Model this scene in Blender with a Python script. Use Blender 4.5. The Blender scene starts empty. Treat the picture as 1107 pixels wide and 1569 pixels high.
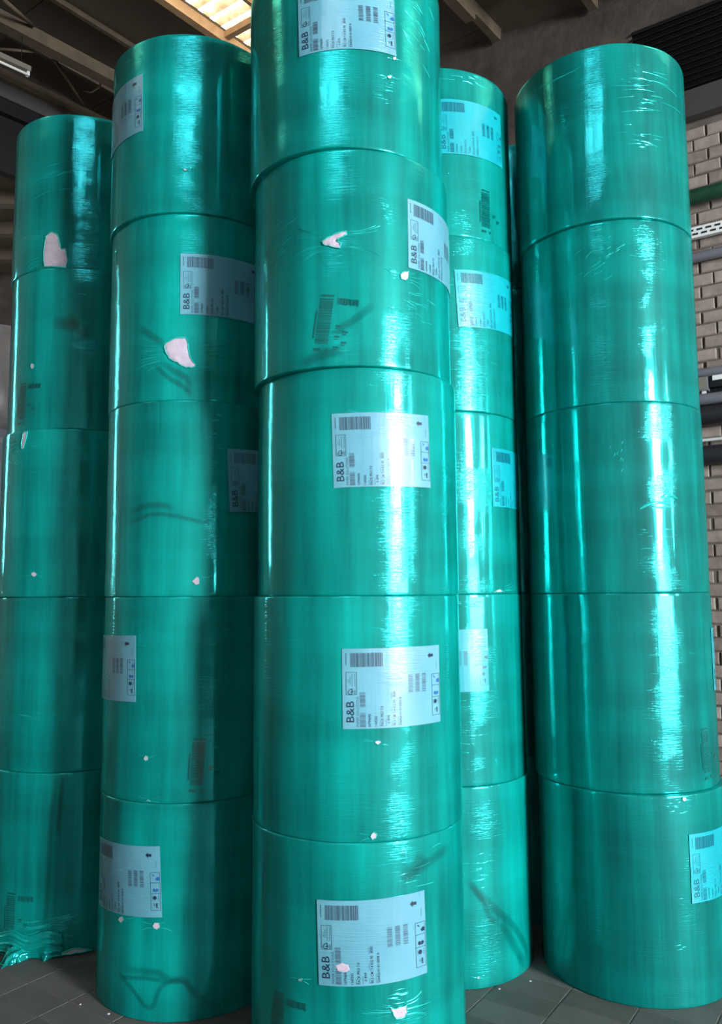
import bpy, bmesh, math, random
from mathutils import Vector, Matrix
from mathutils.geometry import delaunay_2d_cdt

# ------------------------------------------------------------------ scene, camera, sky, light
scn = bpy.context.scene
COL = scn.collection
R = math.radians

EYE = 1.826
cam_d = bpy.data.cameras.new('camera')
cam = bpy.data.objects.new('camera', cam_d); COL.objects.link(cam)
cam_d.sensor_fit = 'VERTICAL'; cam_d.sensor_height = 36.0
cam_d.lens = 1206.9 / 1569 * 36.0
cam_d.clip_start = 0.05; cam_d.clip_end = 200
cam.location = (0, 0, EYE)
cam.matrix_world = (Matrix.Translation((0, 0, EYE)) @ Matrix.Rotation(R(90 + 5.782), 4, 'X')
                    @ Matrix.Rotation(-0.0076, 4, 'Z'))
scn.camera = cam

world = bpy.data.worlds.new('overcast_sky'); scn.world = world
world.use_nodes = True
wn = world.node_tree
wn.nodes['Background'].inputs[0].default_value = (0.82, 0.91, 1.0, 1)
wn.nodes['Background'].inputs[1].default_value = 11.0

scn.view_settings.view_transform = 'Standard'
scn.view_settings.look = 'None'
scn.view_settings.gamma = 1.0
scn.view_settings.use_curve_mapping = False
scn.view_settings.exposure = 0.08

# hall plan: corner points and wall directions
P0 = Vector((3.32, 7.4)); WD = Vector((-.829, .559)); WN = Vector((-.559, -.829))   # brick wall behind the stacks; WN points into the hall
R1 = P0 - WD * 14.0
RD = Vector((-.67, -.742)); RN = Vector((-.742, .67))                                # right wall
R2 = R1 + RD * 16.0
LP = Vector((-4.788, 9.888)); LD = Vector((.674, .738)); LN = Vector((.738, -.674))  # left wall
def roof_z(x, y): return 7.834 - .0829 * x + .0559 * y

# daylight standing in the window and added gate openings of the right and rear walls: (along, width, z0, z1, power)
RIGHT_WINDOWS = [(8.25, 2.2, 2.8, 6.1, 3700), (3.6, 0.6, 2.8, 6.1, 220)]
LEFT_WINDOW = (7.4, 0.5, 2.2, 6.0, 90)               # in the left wall, distance back from the side bay opening's corner
def daylight(name, x, y, z, w, h, n, power, color=(.86, .94, 1)):
    d = bpy.data.lights.new(name, 'AREA'); d.shape = 'RECTANGLE'; d.size = w; d.size_y = h
    d.energy = power; d.color = color
    o = bpy.data.objects.new(name, d); COL.objects.link(o)
    o.location = (x, y, z)
    o.rotation_euler = Vector((n[0], n[1], 0)).to_track_quat('-Z', 'Y').to_euler()
    return o
for (u, w, z0, z1, p) in RIGHT_WINDOWS:
    q = R1 + RD * u - RN * .12
    daylight('daylight_in_window', q.x, q.y, (z0 + z1) / 2, w, z1 - z0, RN, p)
FILL_GATE = (7.8, 4.4, 0.0, 2.5, 700)                      # unseen gate added under the main window for fill light
q = R1 + RD * FILL_GATE[0] - RN * .12
daylight('fill_light_in_gate', q.x, q.y, 1.25, FILL_GATE[1], 2.5, RN, FILL_GATE[4])
R3 = LP - LD * 12.0
RRD = (R3 - R2).normalized(); RRN = Vector((RRD.y, -RRD.x))   # rear wall
if RRN.y < 0: RRN = -RRN
q = LP - LD * (LEFT_WINDOW[0] - 3.2) - LN * .12
daylight('daylight_in_left_window', q.x, q.y, 4.1, LEFT_WINDOW[1], 3.8, LN, LEFT_WINDOW[4])

# ------------------------------------------------------------------ helpers
def tag(o, label=None, cat=None, group=None, kind=None):
    if label: o['label'] = label
    if cat: o['category'] = cat
    if group: o['group'] = group
    if kind: o['kind'] = kind
    return o
def empty(name, loc, rz=0):
    o = bpy.data.objects.new(name, None); COL.objects.link(o)
    o.location = loc; o.rotation_euler = (0, 0, rz); o.empty_display_size = .1
    return o
class MB:
    def __init__(s): s.v = []; s.f = []; s.uv = {}
    def add(s, vs, fs, uv=None):
        b = len(s.v); s.v += [tuple(p) for p in vs]; s.f += [tuple(b + i for i in f) for f in fs]
        if uv:
            for i, t in enumerate(uv): s.uv[b + i] = t
        return s
    def box(s, c, size, ax=None):
        x, y, z = [d / 2 for d in size]
        c = Vector(c); A = ax or (Vector((1, 0, 0)), Vector((0, 1, 0)), Vector((0, 0, 1)))
        vs = [c + A[0] * (sx * x) + A[1] * (sy * y) + A[2] * (sz * z) for sz in (-1, 1) for sy in (-1, 1) for sx in (-1, 1)]
        return s.add(vs, [(0, 2, 3, 1), (4, 5, 7, 6), (0, 1, 5, 4), (2, 6, 7, 3), (0, 4, 6, 2), (1, 3, 7, 5)])
    def tube(s, pts, r, n=8, cap=True):
        pts = [Vector(p) for p in pts]; k = len(pts); rs = r if isinstance(r, (list, tuple)) else [r] * k
        b = len(s.v)
        for i, p in enumerate(pts):
            d = (pts[min(i + 1, k - 1)] - pts[max(i - 1, 0)]).normalized()
            a = d.cross(Vector((0, 0, 1)) if abs(d.z) < .9 else Vector((1, 0, 0))).normalized(); c = d.cross(a)
            for j in range(n):
                t = 2 * math.pi * j / n
                s.v.append(tuple(p + (a * math.cos(t) + c * math.sin(t)) * rs[i]))
        for i in range(k - 1):
            for j in range(n):
                s.f.append((b + i * n + j, b + i * n + (j + 1) % n, b + (i + 1) * n + (j + 1) % n, b + (i + 1) * n + j))
        if cap:
            s.f.append(tuple(b + j for j in range(n - 1, -1, -1))); s.f.append(tuple(b + (k - 1) * n + j for j in range(n)))
        return s
    def mesh(s, name, mat, smooth=False):
        m = bpy.data.meshes.new(name); m.from_pydata(s.v, [], s.f)
        if s.uv:
            L = m.uv_layers.new(name='film_uv')
            for lp in m.loops: L.data[lp.index].uv = s.uv.get(lp.vertex_index, (0, 0))
        if smooth: m.polygons.foreach_set('use_smooth', [True] * len(m.polygons))
        m.materials.append(mat); m.update()
        return m
    def build(s, name, mat, parent=None, smooth=False):
        return place(name, s.mesh(name, mat, smooth), parent)
def place(name, mesh, parent=None, loc=None):
    o = bpy.data.objects.new(name, mesh); COL.objects.link(o)
    if parent: o.parent = parent
    if loc: o.location = loc
    return o
def frame(d):           # box axes for a wall that runs along plan direction d
    d = Vector((d[0], d[1], 0)).normalized()
    return (d, Vector((-d.y, d.x, 0)), Vector((0, 0, 1)))

# ------------------------------------------------------------------ materials
def lin(r, g, b):
    f = lambda c: c / 12.92 if c <= .04045 else ((c + .055) / 1.055) ** 2.4
    return (f(r / 255), f(g / 255), f(b / 255), 1)
class NT:
    def __init__(s, name):
        s.m = bpy.data.materials.new(name); s.m.use_nodes = True; s.t = s.m.node_tree
        s.b = s.t.nodes['Principled BSDF']; s.o = s.t.nodes['Material Output']
    def n(s, typ, **kw):
        x = s.t.nodes.new(typ)
        for k, v in kw.items(): setattr(x, k, v)
        return x
    def l(s, a, b): s.t.links.new(a, b)
    def set(s, **kw):
        for k, v in kw.items(): s.b.inputs[k.replace('_', ' ')].default_value = v
    def noise(s, vec, scale, detail=3, rough=.55, dist=0):
        x = s.n('ShaderNodeTexNoise'); x.inputs['Scale'].default_value = scale; x.inputs['Detail'].default_value = detail
        x.inputs['Roughness'].default_value = rough; x.inputs['Distortion'].default_value = dist
        s.l(vec, x.inputs['Vector']); return x.outputs['Fac']
    def math(s, op, a, b=None, c=None, clamp=False):
        x = s.n('ShaderNodeMath', operation=op, use_clamp=clamp)
        for i, v in enumerate((a, b, c)):
            if v is None: continue
            if isinstance(v, (int, float)): x.inputs[i].default_value = v
            else: s.l(v, x.inputs[i])
        return x.outputs[0]
    def ramp(s, fac, stops):
        x = s.n('ShaderNodeValToRGB'); e = x.color_ramp.elements
        while len(e) < len(stops): e.new(.5)
        for i, (p, c) in enumerate(stops): e[i].position = p; e[i].color = c
        s.l(fac, x.inputs[0]); return x.outputs[0]
    def scaled(s, vec, sc):
        x = s.n('ShaderNodeVectorMath', operation='MULTIPLY'); s.l(vec, x.inputs[0]); x.inputs[1].default_value = sc
        return x.outputs[0]
    def bump(s, h, strength, dist, normal=None):
        x = s.n('ShaderNodeBump'); x.inputs['Strength'].default_value = strength; x.inputs['Distance'].default_value = dist
        s.l(h, x.inputs['Height'])
        if normal: s.l(normal, x.inputs['Normal'])
        return x.outputs[0]

def film_vec(t):
    uv = t.n('ShaderNodeUVMap', uv_map='film_uv').outputs[0]
    rnd = t.n('ShaderNodeObjectInfo').outputs['Random']
    sep = t.n('ShaderNodeSeparateXYZ'); t.l(uv, sep.inputs[0])
    com = t.n('ShaderNodeCombineXYZ'); t.l(sep.outputs[0], com.inputs[0]); t.l(sep.outputs[1], com.inputs[1])
    t.l(t.math('MULTIPLY', rnd, 53.0), com.inputs[2])
    return com.outputs[0], rnd
def film_relief(t, v, amt=1.0):
    # tension wrinkles run around the roll, stretch streaks run along it
    mask = t.math('MULTIPLY', t.math('SUBTRACT', t.noise(t.scaled(v, (3.2, 4.5, 1)), 1, 2), .42), 5.0, clamp=True)
    wr = t.noise(t.scaled(v, (13, 190, 1)), 1, 3, .6, .5)
    h1 = t.math('MULTIPLY', wr, mask)
    n1 = t.bump(h1, .8 * amt, .0016)
    st = t.noise(t.scaled(v, (34, 2.0, 1)), 1, 2, .5)
    n2 = t.bump(st, .3 * amt, .0022, n1)
    fine = t.noise(t.scaled(v, (150, 120, 1)), 1, 2, .6)
    n3 = t.bump(fine, .12 * amt, .0008, n2)
    return n3
def film_material(name, dark, mid, light, tint=(.015, .80, .77, 1), base=.165, edge=.45, rough=.11, coat=.30):
    # stretch film over paper: body colour, a green-tinted sheen from the inner film layers and a thin clear gloss on top
    t = NT(name); v, rnd = film_vec(t)
    a = t.noise(t.scaled(v, (9, .7, 1)), 1, 3, .6)
    b = t.noise(t.scaled(v, (.5, 5, 1)), 1, 2, .5)
    c = t.noise(t.scaled(v, (60, 2.0, 1)), 1, 2, .6)
    s = t.math('MULTIPLY_ADD', a, .62, t.math('MULTIPLY_ADD', b, .30, t.math('MULTIPLY', c, .08)))
    col = t.ramp(s, [(.33, dark), (.5, mid), (.68, light)])
    t.l(col, t.b.inputs['Base Color'])
    t.set(Roughness=.5, Coat_Weight=coat, Coat_Roughness=.06, Coat_IOR=1.5)
    t.b.inputs['Specular IOR Level'].default_value = .1
    nrm = film_relief(t, v)
    t.l(nrm, t.b.inputs['Normal']); t.l(nrm, t.b.inputs['Coat Normal'])
    g = t.n('ShaderNodeBsdfGlossy'); g.inputs['Color'].default_value = tint; g.inputs['Roughness'].default_value = rough
    t.l(nrm, g.inputs['Normal'])
    lw = t.n('ShaderNodeLayerWeight'); lw.inputs['Blend'].default_value = .35
    mx = t.n('ShaderNodeMixShader'); t.l(t.math('MULTIPLY_ADD', lw.outputs['Fresnel'], edge, base), mx.inputs[0])
    t.l(t.b.outputs[0], mx.inputs[1]); t.l(g.outputs[0], mx.inputs[2]); t.l(mx.outputs[0], t.o.inputs[0])
    return t.m
M = {}
M['film'] = film_material('green_stretch_film', lin(0, 94, 88), lin(0, 128, 119), lin(0, 158, 146))
M['film_dark'] = film_material('green_stretch_film_dark', lin(0, 78, 74), lin(0, 106, 99), lin(0, 136, 126))  # deeper green film, used on the right-hand stack only
M['film_lip'] = film_material('torn_film_edge', lin(20, 150, 140), lin(60, 180, 170), lin(140, 220, 212), coat=.6)
M['crease'] = film_material('stretched_film_crease', lin(0, 150, 138), lin(20, 165, 153), lin(50, 185, 173), coat=.7)
def label_material(name, c1, c2):
    t = NT(name); v, rnd = film_vec(t)
    a = t.noise(t.scaled(v, (5, 3, 1)), 1, 2)
    t.l(t.ramp(a, [(.35, c1), (.65, c2)]), t.b.inputs['Base Color'])
    t.set(Roughness=.4, Coat_Weight=.5, Coat_Roughness=.07)
    nrm = film_relief(t, v, 1.3)
    t.l(nrm, t.b.inputs['Normal']); t.l(nrm, t.b.inputs['Coat Normal'])
    return t.m
M['label'] = label_material('label_paper_under_clear_film', lin(88, 146, 162), lin(98, 156, 170))
M['label_cyan'] = label_material('label_paper_under_green_film', lin(0, 146, 156), lin(8, 160, 168))
def plain(name, c, rough=.6, metal=0, coat=0, bump=None, var=None, scale=8):
    t = NT(name); t.set(Roughness=rough, Metallic=metal, Coat_Weight=coat)
    co = t.n('ShaderNodeTexCoord').outputs['Object']
    rnd = t.n('ShaderNodeObjectInfo').outputs['Random']
    va = t.n('ShaderNodeVectorMath', operation='ADD'); t.l(co, va.inputs[0])
    cx = t.n('ShaderNodeCombineXYZ'); t.l(t.math('MULTIPLY', rnd, 31.0), cx.inputs[0]); t.l(cx.outputs[0], va.inputs[1])
    co = va.outputs[0]
    if var:
        f = t.noise(co, scale, 5, .6)
        t.l(t.ramp(f, [(.3, c), (.7, var)]), t.b.inputs['Base Color'])
    else: t.b.inputs['Base Color'].default_value = c
    if bump: t.l(t.bump(t.noise(co, bump[0], 5, .65), bump[1], bump[2]), t.b.inputs['Normal'])
    return t.m
M['ink'] = plain('dark_label_ink', lin(28, 45, 66), .35, coat=.5)
M['ink_grey'] = plain('grey_label_ink', lin(62, 82, 100), .35, coat=.5)
M['ink_blue'] = plain('blue_label_ink', lin(35, 95, 150), .35, coat=.5)
M['ink_cyan'] = plain('ink_under_green_film', lin(0, 96, 112), .35, coat=.5)
M['print'] = plain('ink_under_the_wrap', lin(0, 88, 84), .2, coat=.9)
M['paper'] = plain('bare_white_paper', lin(172, 154, 166), .75, var=lin(190, 174, 184), scale=30, bump=(45, .5, .004))
M['core'] = plain('brown_cardboard_core', lin(150, 118, 84), .8)
def fold_mat():
    t = NT('doubled_film_fold')
    uv = t.n('ShaderNodeUVMap', uv_map='film_uv').outputs[0]
    sep = t.n('ShaderNodeSeparateXYZ'); t.l(uv, sep.inputs[0])
    x = t.math('MULTIPLY', sep.outputs[0], t.math('SUBTRACT', 1.0, sep.outputs[0]))      # 0 at the ribbon's edges
    y = t.math('MULTIPLY', sep.outputs[1], t.math('SUBTRACT', 1.0, sep.outputs[1]))
    al = t.math('MULTIPLY', t.math('MULTIPLY', x, 1.35), t.math('MULTIPLY', y, 6.0, clamp=True))
    t.l(al, t.b.inputs['Alpha'])
    t.b.inputs['Base Color'].default_value = lin(0, 84, 80)
    t.set(Roughness=.25, Coat_Weight=.9, Coat_Roughness=.08)
    return t.m
M['fold'] = fold_mat()

def brick_mat():
    t = NT('pale_lime_brick')
    co = t.n('ShaderNodeTexCoord').outputs['Object']
    rnd = t.n('ShaderNodeObjectInfo').outputs['Random']
    cx = t.n('ShaderNodeCombineXYZ'); t.l(t.math('MULTIPLY', rnd, 97.0), cx.inputs[2])
    va = t.n('ShaderNodeVectorMath', operation='ADD'); t.l(co, va.inputs[0]); t.l(cx.outputs[0], va.inputs[1])
    f = t.math('MULTIPLY_ADD', t.noise(va.outputs[0], 9, 5, .65), .7, t.math('MULTIPLY', rnd, .3))
    t.l(t.ramp(f, [(.25, lin(98, 85, 77)), (.5, lin(128, 114, 105)), (.75, lin(150, 137, 127))]), t.b.inputs['Base Color'])
    t.l(t.bump(t.noise(va.outputs[0], 60, 5, .7), .6, .006), t.b.inputs['Normal'])
    t.set(Roughness=.9); return t.m
M['brick'] = brick_mat()
M['mortar'] = plain('dirty_mortar', lin(100, 89, 81), .95, var=lin(76, 67, 60), scale=6, bump=(70, .5, .005))
M['concrete_dark'] = plain('dark_concrete', lin(44, 37, 33), .9, var=lin(76, 64, 56), scale=3.5, bump=(14, .7, .02))  # dark brown concrete, mottled at random
M['plaster'] = plain('grey_plaster', lin(116, 110, 103), .9, var=lin(138, 131, 123), scale=1.2)
M['board'] = plain('brown_ceiling_board', lin(78, 65, 52), .8, var=lin(88, 74, 60), scale=1.6)
M['timber'] = plain('roof_timber', lin(150, 116, 80), .7, var=lin(184, 146, 104), scale=7)
M['timber_dark'] = plain('old_roof_timber', lin(70, 58, 44), .8, var=lin(92, 77, 58), scale=5)
M['black_metal'] = plain('black_sheet_metal', lin(16, 16, 18), .5, .3)
M['grey_steel'] = plain('dark_grey_steel', lin(66, 62, 60), .55, .2)
M['pipe_green'] = plain('green_painted_pipe', lin(30, 72, 50), .4, var=lin(24, 58, 42), scale=9)
M['pipe_grey'] = plain('grey_painted_pipe', lin(112, 112, 120), .4, .1)
M['pipe_dark'] = plain('dark_pipe', lin(38, 38, 44), .5, .2)
M['white_metal'] = plain('white_sheet_metal', lin(205, 205, 202), .4)
M['cable_yellow'] = plain('yellow_cable', lin(176, 150, 90), .5)
M['cable_black'] = plain('black_cable', lin(20, 20, 22), .5)
M['lamp_metal'] = plain('lamp_sheet_metal', lin(120, 112, 102), .4, .2)
M['lamp_tube'] = plain('unlit_lamp_tube', lin(225, 220, 210), .25)
M['duct'] = plain('galvanised_duct', lin(122, 116, 112), .5, .3, var=lin(150, 142, 138), scale=2)
M['pale_panel'] = plain('pale_blue_grey_panel', lin(170, 172, 188), .5)
def floor_mat():
    t = NT('worn_grey_floor_tile')
    co = t.n('ShaderNodeNewGeometry').outputs['Position']
    rnd = t.n('ShaderNodeObjectInfo').outputs['Random']
    f = t.math('MULTIPLY_ADD', t.noise(co, 2.2, 6, .7), .75, t.math('MULTIPLY', rnd, .22))
    t.l(t.ramp(f, [(.25, lin(62, 59, 55)), (.5, lin(82, 78, 74)), (.8, lin(98, 94, 89))]), t.b.inputs['Base Color'])
    t.l(t.bump(t.noise(co, 50, 5, .7), .3, .004), t.b.inputs['Normal'])
    t.l(t.math('MULTIPLY_ADD', t.noise(co, 3, 4), .3, .55), t.b.inputs['Roughness']); return t.m
M['floor'] = floor_mat()
M['grout'] = plain('pale_floor_joint', lin(96, 92, 86), .9, var=lin(70, 67, 63), scale=4)
def sheet_mat(name, c):
    # translucent roof sheet with its tone darkening into the valleys of the corrugation
    t = NT(name)
    tr = t.n('ShaderNodeBsdfTranslucent'); co = t.n('ShaderNodeTexCoord').outputs['Object']
    uv = t.n('ShaderNodeUVMap', uv_map='film_uv').outputs[0]
    sep = t.n('ShaderNodeSeparateXYZ'); t.l(uv, sep.inputs[0])
    val = t.math('MULTIPLY_ADD', t.math('SINE', t.math('MULTIPLY', sep.outputs[0], 2 * math.pi / .1778)), .22, .3)
    f = t.math('ADD', t.noise(co, 5, 5, .65), val)
    t.l(t.ramp(f, [(.48, c[0]), (.8, c[1]), (1.0, c[2])]), tr.inputs[0])
    df = t.n('ShaderNodeBsdfDiffuse'); df.inputs[0].default_value = c[1]
    mx = t.n('ShaderNodeMixShader'); mx.inputs[0].default_value = .2
    t.l(tr.outputs[0], mx.inputs[1]); t.l(df.outputs[0], mx.inputs[2]); t.l(mx.outputs[0], t.o.inputs[0])
    return t.m
M['sheet_old'] = sheet_mat('old_yellowed_corrugated_plastic', (lin(112, 84, 54), lin(158, 134, 100), lin(210, 192, 160)))
M['sheet_warm'] = sheet_mat('yellowed_corrugated_plastic', (lin(210, 170, 112), lin(236, 214, 160), lin(250, 238, 206)))
M['sheet_cool'] = sheet_mat('clear_corrugated_plastic', (lin(205, 220, 232), lin(228, 240, 248), lin(240, 248, 255)))


# ------------------------------------------------------------------ the hall
random.seed(4)
def wpt(t, z, off=0.0):            # a point on the brick wall: along, height, distance into the hall
    p = P0 + WD * t + WN * off
    return Vector((p.x, p.y, z))
E1 = Vector((.64, .768)); E2 = Vector((.768, -.64)); G0 = Vector((-1.606, 8.831))
def gpt(a, b, dz=0.0):             # a point on the ceiling grid
    p = G0 + E1 * a + E2 * b
    return Vector((p.x, p.y, roof_z(p.x, p.y) + dz))

# floor: joint bed, tiles near the stacks one by one, the rest joined
fl = MB(); fl.add([(-22, -20, -.002), (24, -20, -.002), (24, 22, -.002), (-22, 22, -.002)], [(0, 1, 2, 3)])
fl.add([(-22, -20, -.12), (24, -20, -.12), (24, 22, -.12), (-22, 22, -.12)], [(0, 3, 2, 1)])
floor = fl.build('floor', M['grout']); tag(floor, kind='structure')
FD = Vector((.57, .82)).normalized(); FW = Vector((-FD.y, FD.x)); F0 = Vector((-1.331, 3.748))
TL, TW, GAP = .152, .305, .004
def tile_block(l, w, h=.006):
    m = MB(); x, y, c = l / 2, w / 2, .003
    vs = [(-x, -y, -h), (x, -y, -h), (x, y, -h), (-x, y, -h), (-x + c, -y + c, 0), (x - c, -y + c, 0), (x - c, y - c, 0), (-x + c, y - c, 0)]
    m.add(vs, [(4, 5, 6, 7), (0, 1, 5, 4), (1, 2, 6, 5), (2, 3, 7, 6), (3, 0, 4, 7)])
    return m
tm = tile_block(TL - GAP, TW - GAP).mesh('floor_tile', M['floor'])
tb = tile_block(TL - GAP, TW - GAP)
rest = MB(); ang = math.atan2(FD.y, FD.x)
for i in range(-45, 46):
    for j in range(-22, 23):
        c = F0 + FD * ((i + .5) * TL) + FW * ((j + .5) * TW)
        dz = random.uniform(-.0006, .0006)
        if -2.6 < c.x < 1.8 and 2.9 < c.y < 4.55:
            o = place('floor_tile', tm, floor, (c.x, c.y, dz)); o.rotation_euler.z = ang
        elif -6 < c.x < 6 and -1.5 < c.y < 10:
            ca, sa = math.cos(ang), math.sin(ang)
            rest.add([(c.x + x * ca - y * sa, c.y + x * sa + y * ca, z + dz) for x, y, z in tb.v], tb.f)
ro = rest.build('floor_tile_field', M['floor'], floor); ro['kind'] = 'stuff'
def slab(mb, a, b, z0, z1, th, n):     # a wall piece between plan points a and b, thickness th behind the face (n into the hall)
    a = Vector(a); b = Vector(b); d = b - a; L = d.length; c = (a + b) / 2 - n * (th / 2)
    mb.box((c.x, c.y, (z0 + z1) / 2), (L, th, z1 - z0), frame(d))

# brick wall behind the stacks
wb = MB(); slab(wb, P0 + WD * 7.7, P0 - WD * 14.2, -.1, 9.6, .3, WN)
wall_back = tag(wb.build('wall_back', M['mortar']), kind='structure')
def brick_block(l, h, d=.016):
    m = MB(); x, z, c = l / 2, h / 2, .010
    m.add([(-x, 0, -z), (x, 0, -z), (x, 0, z), (-x, 0, z), (-x, -d + c, -z), (x, -d + c, -z), (x, -d + c, z), (-x, -d + c, z),
           (-x + c, -d, -z + c), (x - c, -d, -z + c), (x - c, -d, z - c), (-x + c, -d, z - c)],
          [(8, 9, 10, 11), (4, 5, 9, 8), (5, 6, 10, 9), (6, 7, 11, 10), (7, 4, 8, 11), (0, 1, 5, 4), (1, 2, 6, 5), (2, 3, 7, 6), (3, 0, 4, 7)])
    return m
CH, BLN = .125, .25
bmesh_shared = [brick_block(BLN - .013 - .006 * k, CH - .013 - .004 * (k % 2)).mesh('brick', M['brick']) for k in range(3)]
bfield = MB(); proto = brick_block(BLN - .014, CH - .014)
wa = math.atan2(-WD.y, -WD.x)       # local +x runs along -WD, local -y points into the hall
ca, sa = math.cos(wa), math.sin(wa)
for row in range(51):
    z = row * CH + CH / 2
    for k in range(-10, 30):
        t = k * BLN + (BLN / 2 if row % 2 else 0) + random.uniform(-.006, .006)
        p = wpt(t, z + random.uniform(-.003, .003), random.uniform(-.004, .006))
        if -.62 < t < .62:
            o = place('brick', random.choice(bmesh_shared), wall_back, p)
            o.rotation_euler = (random.uniform(-.01, .01), random.uniform(-.012, .012), wa + random.uniform(-.01, .01))
        else:
            bfield.add([(p.x + x * ca - y * sa, p.y + x * sa + y * ca, p.z + zz) for x, y, zz in proto.v], proto.f)
bf = bfield.build('brick_field', M['brick'], wall_back); bf['kind'] = 'stuff'
# ring beam above the bricks, with the louvre and its steel lintel let into it
rb = MB(); slab(rb, P0 + WD * 7.6 + WN * .06, P0 + WD * .53 + WN * .06, 6.40, 8.75, .1, WN)
slab(rb, P0 + WD * .53 + WN * .06, P0 - WD * 14.0 + WN * .06, 7.59, 8.6, .1, WN)
tag(rb.build('trim_1', M['concrete_dark']), 'dark concrete ring beam above the brick wall', kind='structure')
lg = MB(); slab(lg, P0 + WD * 3.0 + WN * .16, P0 - WD * 6.0 + WN * .16, 6.42, 6.69, .1, WN)
tag(lg.build('trim_2', M['grey_steel']), 'dark grey steel lintel under the louvre', kind='structure')
lv = empty('louvre', wpt(-1.6, 6.69, .0)); lvb = MB()
tag(lv, 'black slatted louvre high in the brick wall at upper right', 'louvre')
fr = frame(WD)
def wall_box(mb, root, t, z, off, size):
    p = wpt(t, z, off) - root.location; mb.box(p, size, fr); return mb
wall_box(MB(), lv, -1.6, 7.14, .02, (4.26, .02, .9)).build('backing', M['black_metal'], lv)
sl = MB(); sl.box((0, 0, 0), (4.26, .008, .075), (fr[0], (fr[1] * .75 + Vector((0, 0, .66))).normalized(), (fr[2] * .75 - fr[1] * .66).normalized()))
slm = sl.mesh('slat', M['black_metal'])
for k in range(14):
    place('slat', slm, lv, wpt(-1.6, 6.725 + k * .064, .07) - lv.location)

# right wall with window openings and the added fill gate
wr = MB(); ga, gb = FILL_GATE[0] - FILL_GATE[1] / 2, FILL_GATE[0] + FILL_GATE[1] / 2
slab(wr, R1 - RD * .2, R1 + RD * ga, -.1, 2.6, .3, RN); slab(wr, R1 + RD * gb, R1 + RD * 16.2, -.1, 2.6, .3, RN); slab(wr, R1 + RD * ga, R1 + RD * gb, FILL_GATE[3], 2.6, .3, RN)
u0 = -.2
for (u, w, z0, z1, p) in sorted(RIGHT_WINDOWS):
    a, b = u - w / 2, u + w / 2
    slab(wr, R1 + RD * u0, R1 + RD * a, 2.6, 9.2, .3, RN)
    slab(wr, R1 + RD * a, R1 + RD * b, 2.6, z0, .3, RN); slab(wr, R1 + RD * a, R1 + RD * b, z1, 9.2, .3, RN); u0 = b
slab(wr, R1 + RD * u0, R1 + RD * 16.2, 2.6, 9.2, .3, RN)
tag(wr.build('wall_right', M['plaster']), kind='structure')
for n, (u, w, z0, z1, p) in enumerate(RIGHT_WINDOWS):
    c = R1 + RD * u
    fm = MB(); fx = frame(RD)
    for s in (-.5, .5): fm.box((c.x + RD.x * w * s, c.y + RD.y * w * s, (z0 + z1) / 2), (.07, .1, z1 - z0), fx)
    for k in range(5): fm.box((c.x, c.y, z0 + (z1 - z0) * k / 4), (w, .07, .05), fx)
    tag(fm.build('window_%d' % (n + 1), M['grey_steel']), kind='structure')
# rear wall, left wall
def wall_with_window(a, d, L, n, u, w, z0, z1, zt):
    mb = MB()
    slab(mb, a, a + d * (u - w / 2), -.1, zt, .3, n); slab(mb, a + d * (u + w / 2), a + d * L, -.1, zt, .3, n)
    slab(mb, a + d * (u - w / 2), a + d * (u + w / 2), -.1, z0, .3, n); slab(mb, a + d * (u - w / 2), a + d * (u + w / 2), z1, zt, .3, n)
    return mb
def window_frame(nm, c, d, w, z0, z1):
    fm = MB(); fx = frame(d)
    for s in (-.5, .5): fm.box((c.x + d.x * w * s, c.y + d.y * w * s, (z0 + z1) / 2), (.07, .1, z1 - z0), fx)
    for k in range(5): fm.box((c.x, c.y, z0 + (z1 - z0) * k / 4), (w, .07, .05), fx)
    return tag(fm.build(nm, M['grey_steel']), kind='structure')
wz = MB(); slab(wz, R2, R3, -.1, 9.6, .3, RRN)
tag(wz.build('wall_rear', M['plaster']), kind='structure')
wl = wall_with_window(LP - LD * 3.2, -LD, 8.9, LN, LEFT_WINDOW[0] - 6.4, *LEFT_WINDOW[1:4], 9.6); slab(wl, LP + LD * 2.0, LP + LD * 2.8, -.1, 9.6, .3, LN)
window_frame('window_3', LP - LD * (LEFT_WINDOW[0] - 3.2), LD, *LEFT_WINDOW[1:4])
tag(wl.build('wall_left', M['plaster']), kind='structure')
fs = MB(); slab(fs, LP - LD * 3.2, LP + LD * 2.2, 7.42, 8.42, .12, LN); slab(fs, LP - LD * 3.2 + LN * .1, LP + LD * 2.2 + LN * .1, 8.18, 8.25, .1, LN)
tag(fs.build('trim_3', M['black_metal']), 'black sheet metal fascia high on the left', kind='structure')
fs = MB(); slab(fs, LP - LD * 3.2 + LN * .05, LP + LD * 2.2 + LN * .05, 8.42, 8.62, .1, LN)
tag(fs.build('trim_4', M['grey_steel']), 'grey steel strip above the black fascia', kind='structure')
fs = MB(); slab(fs, LP - LD * 3.2 + LN * .14, LP + LD * 2.2 + LN * .14, 8.62, 8.76, .16, LN)
tag(fs.build('trim_5', M['timber_dark']), 'old timber wall plate under the ceiling on the left', kind='structure')
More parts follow.
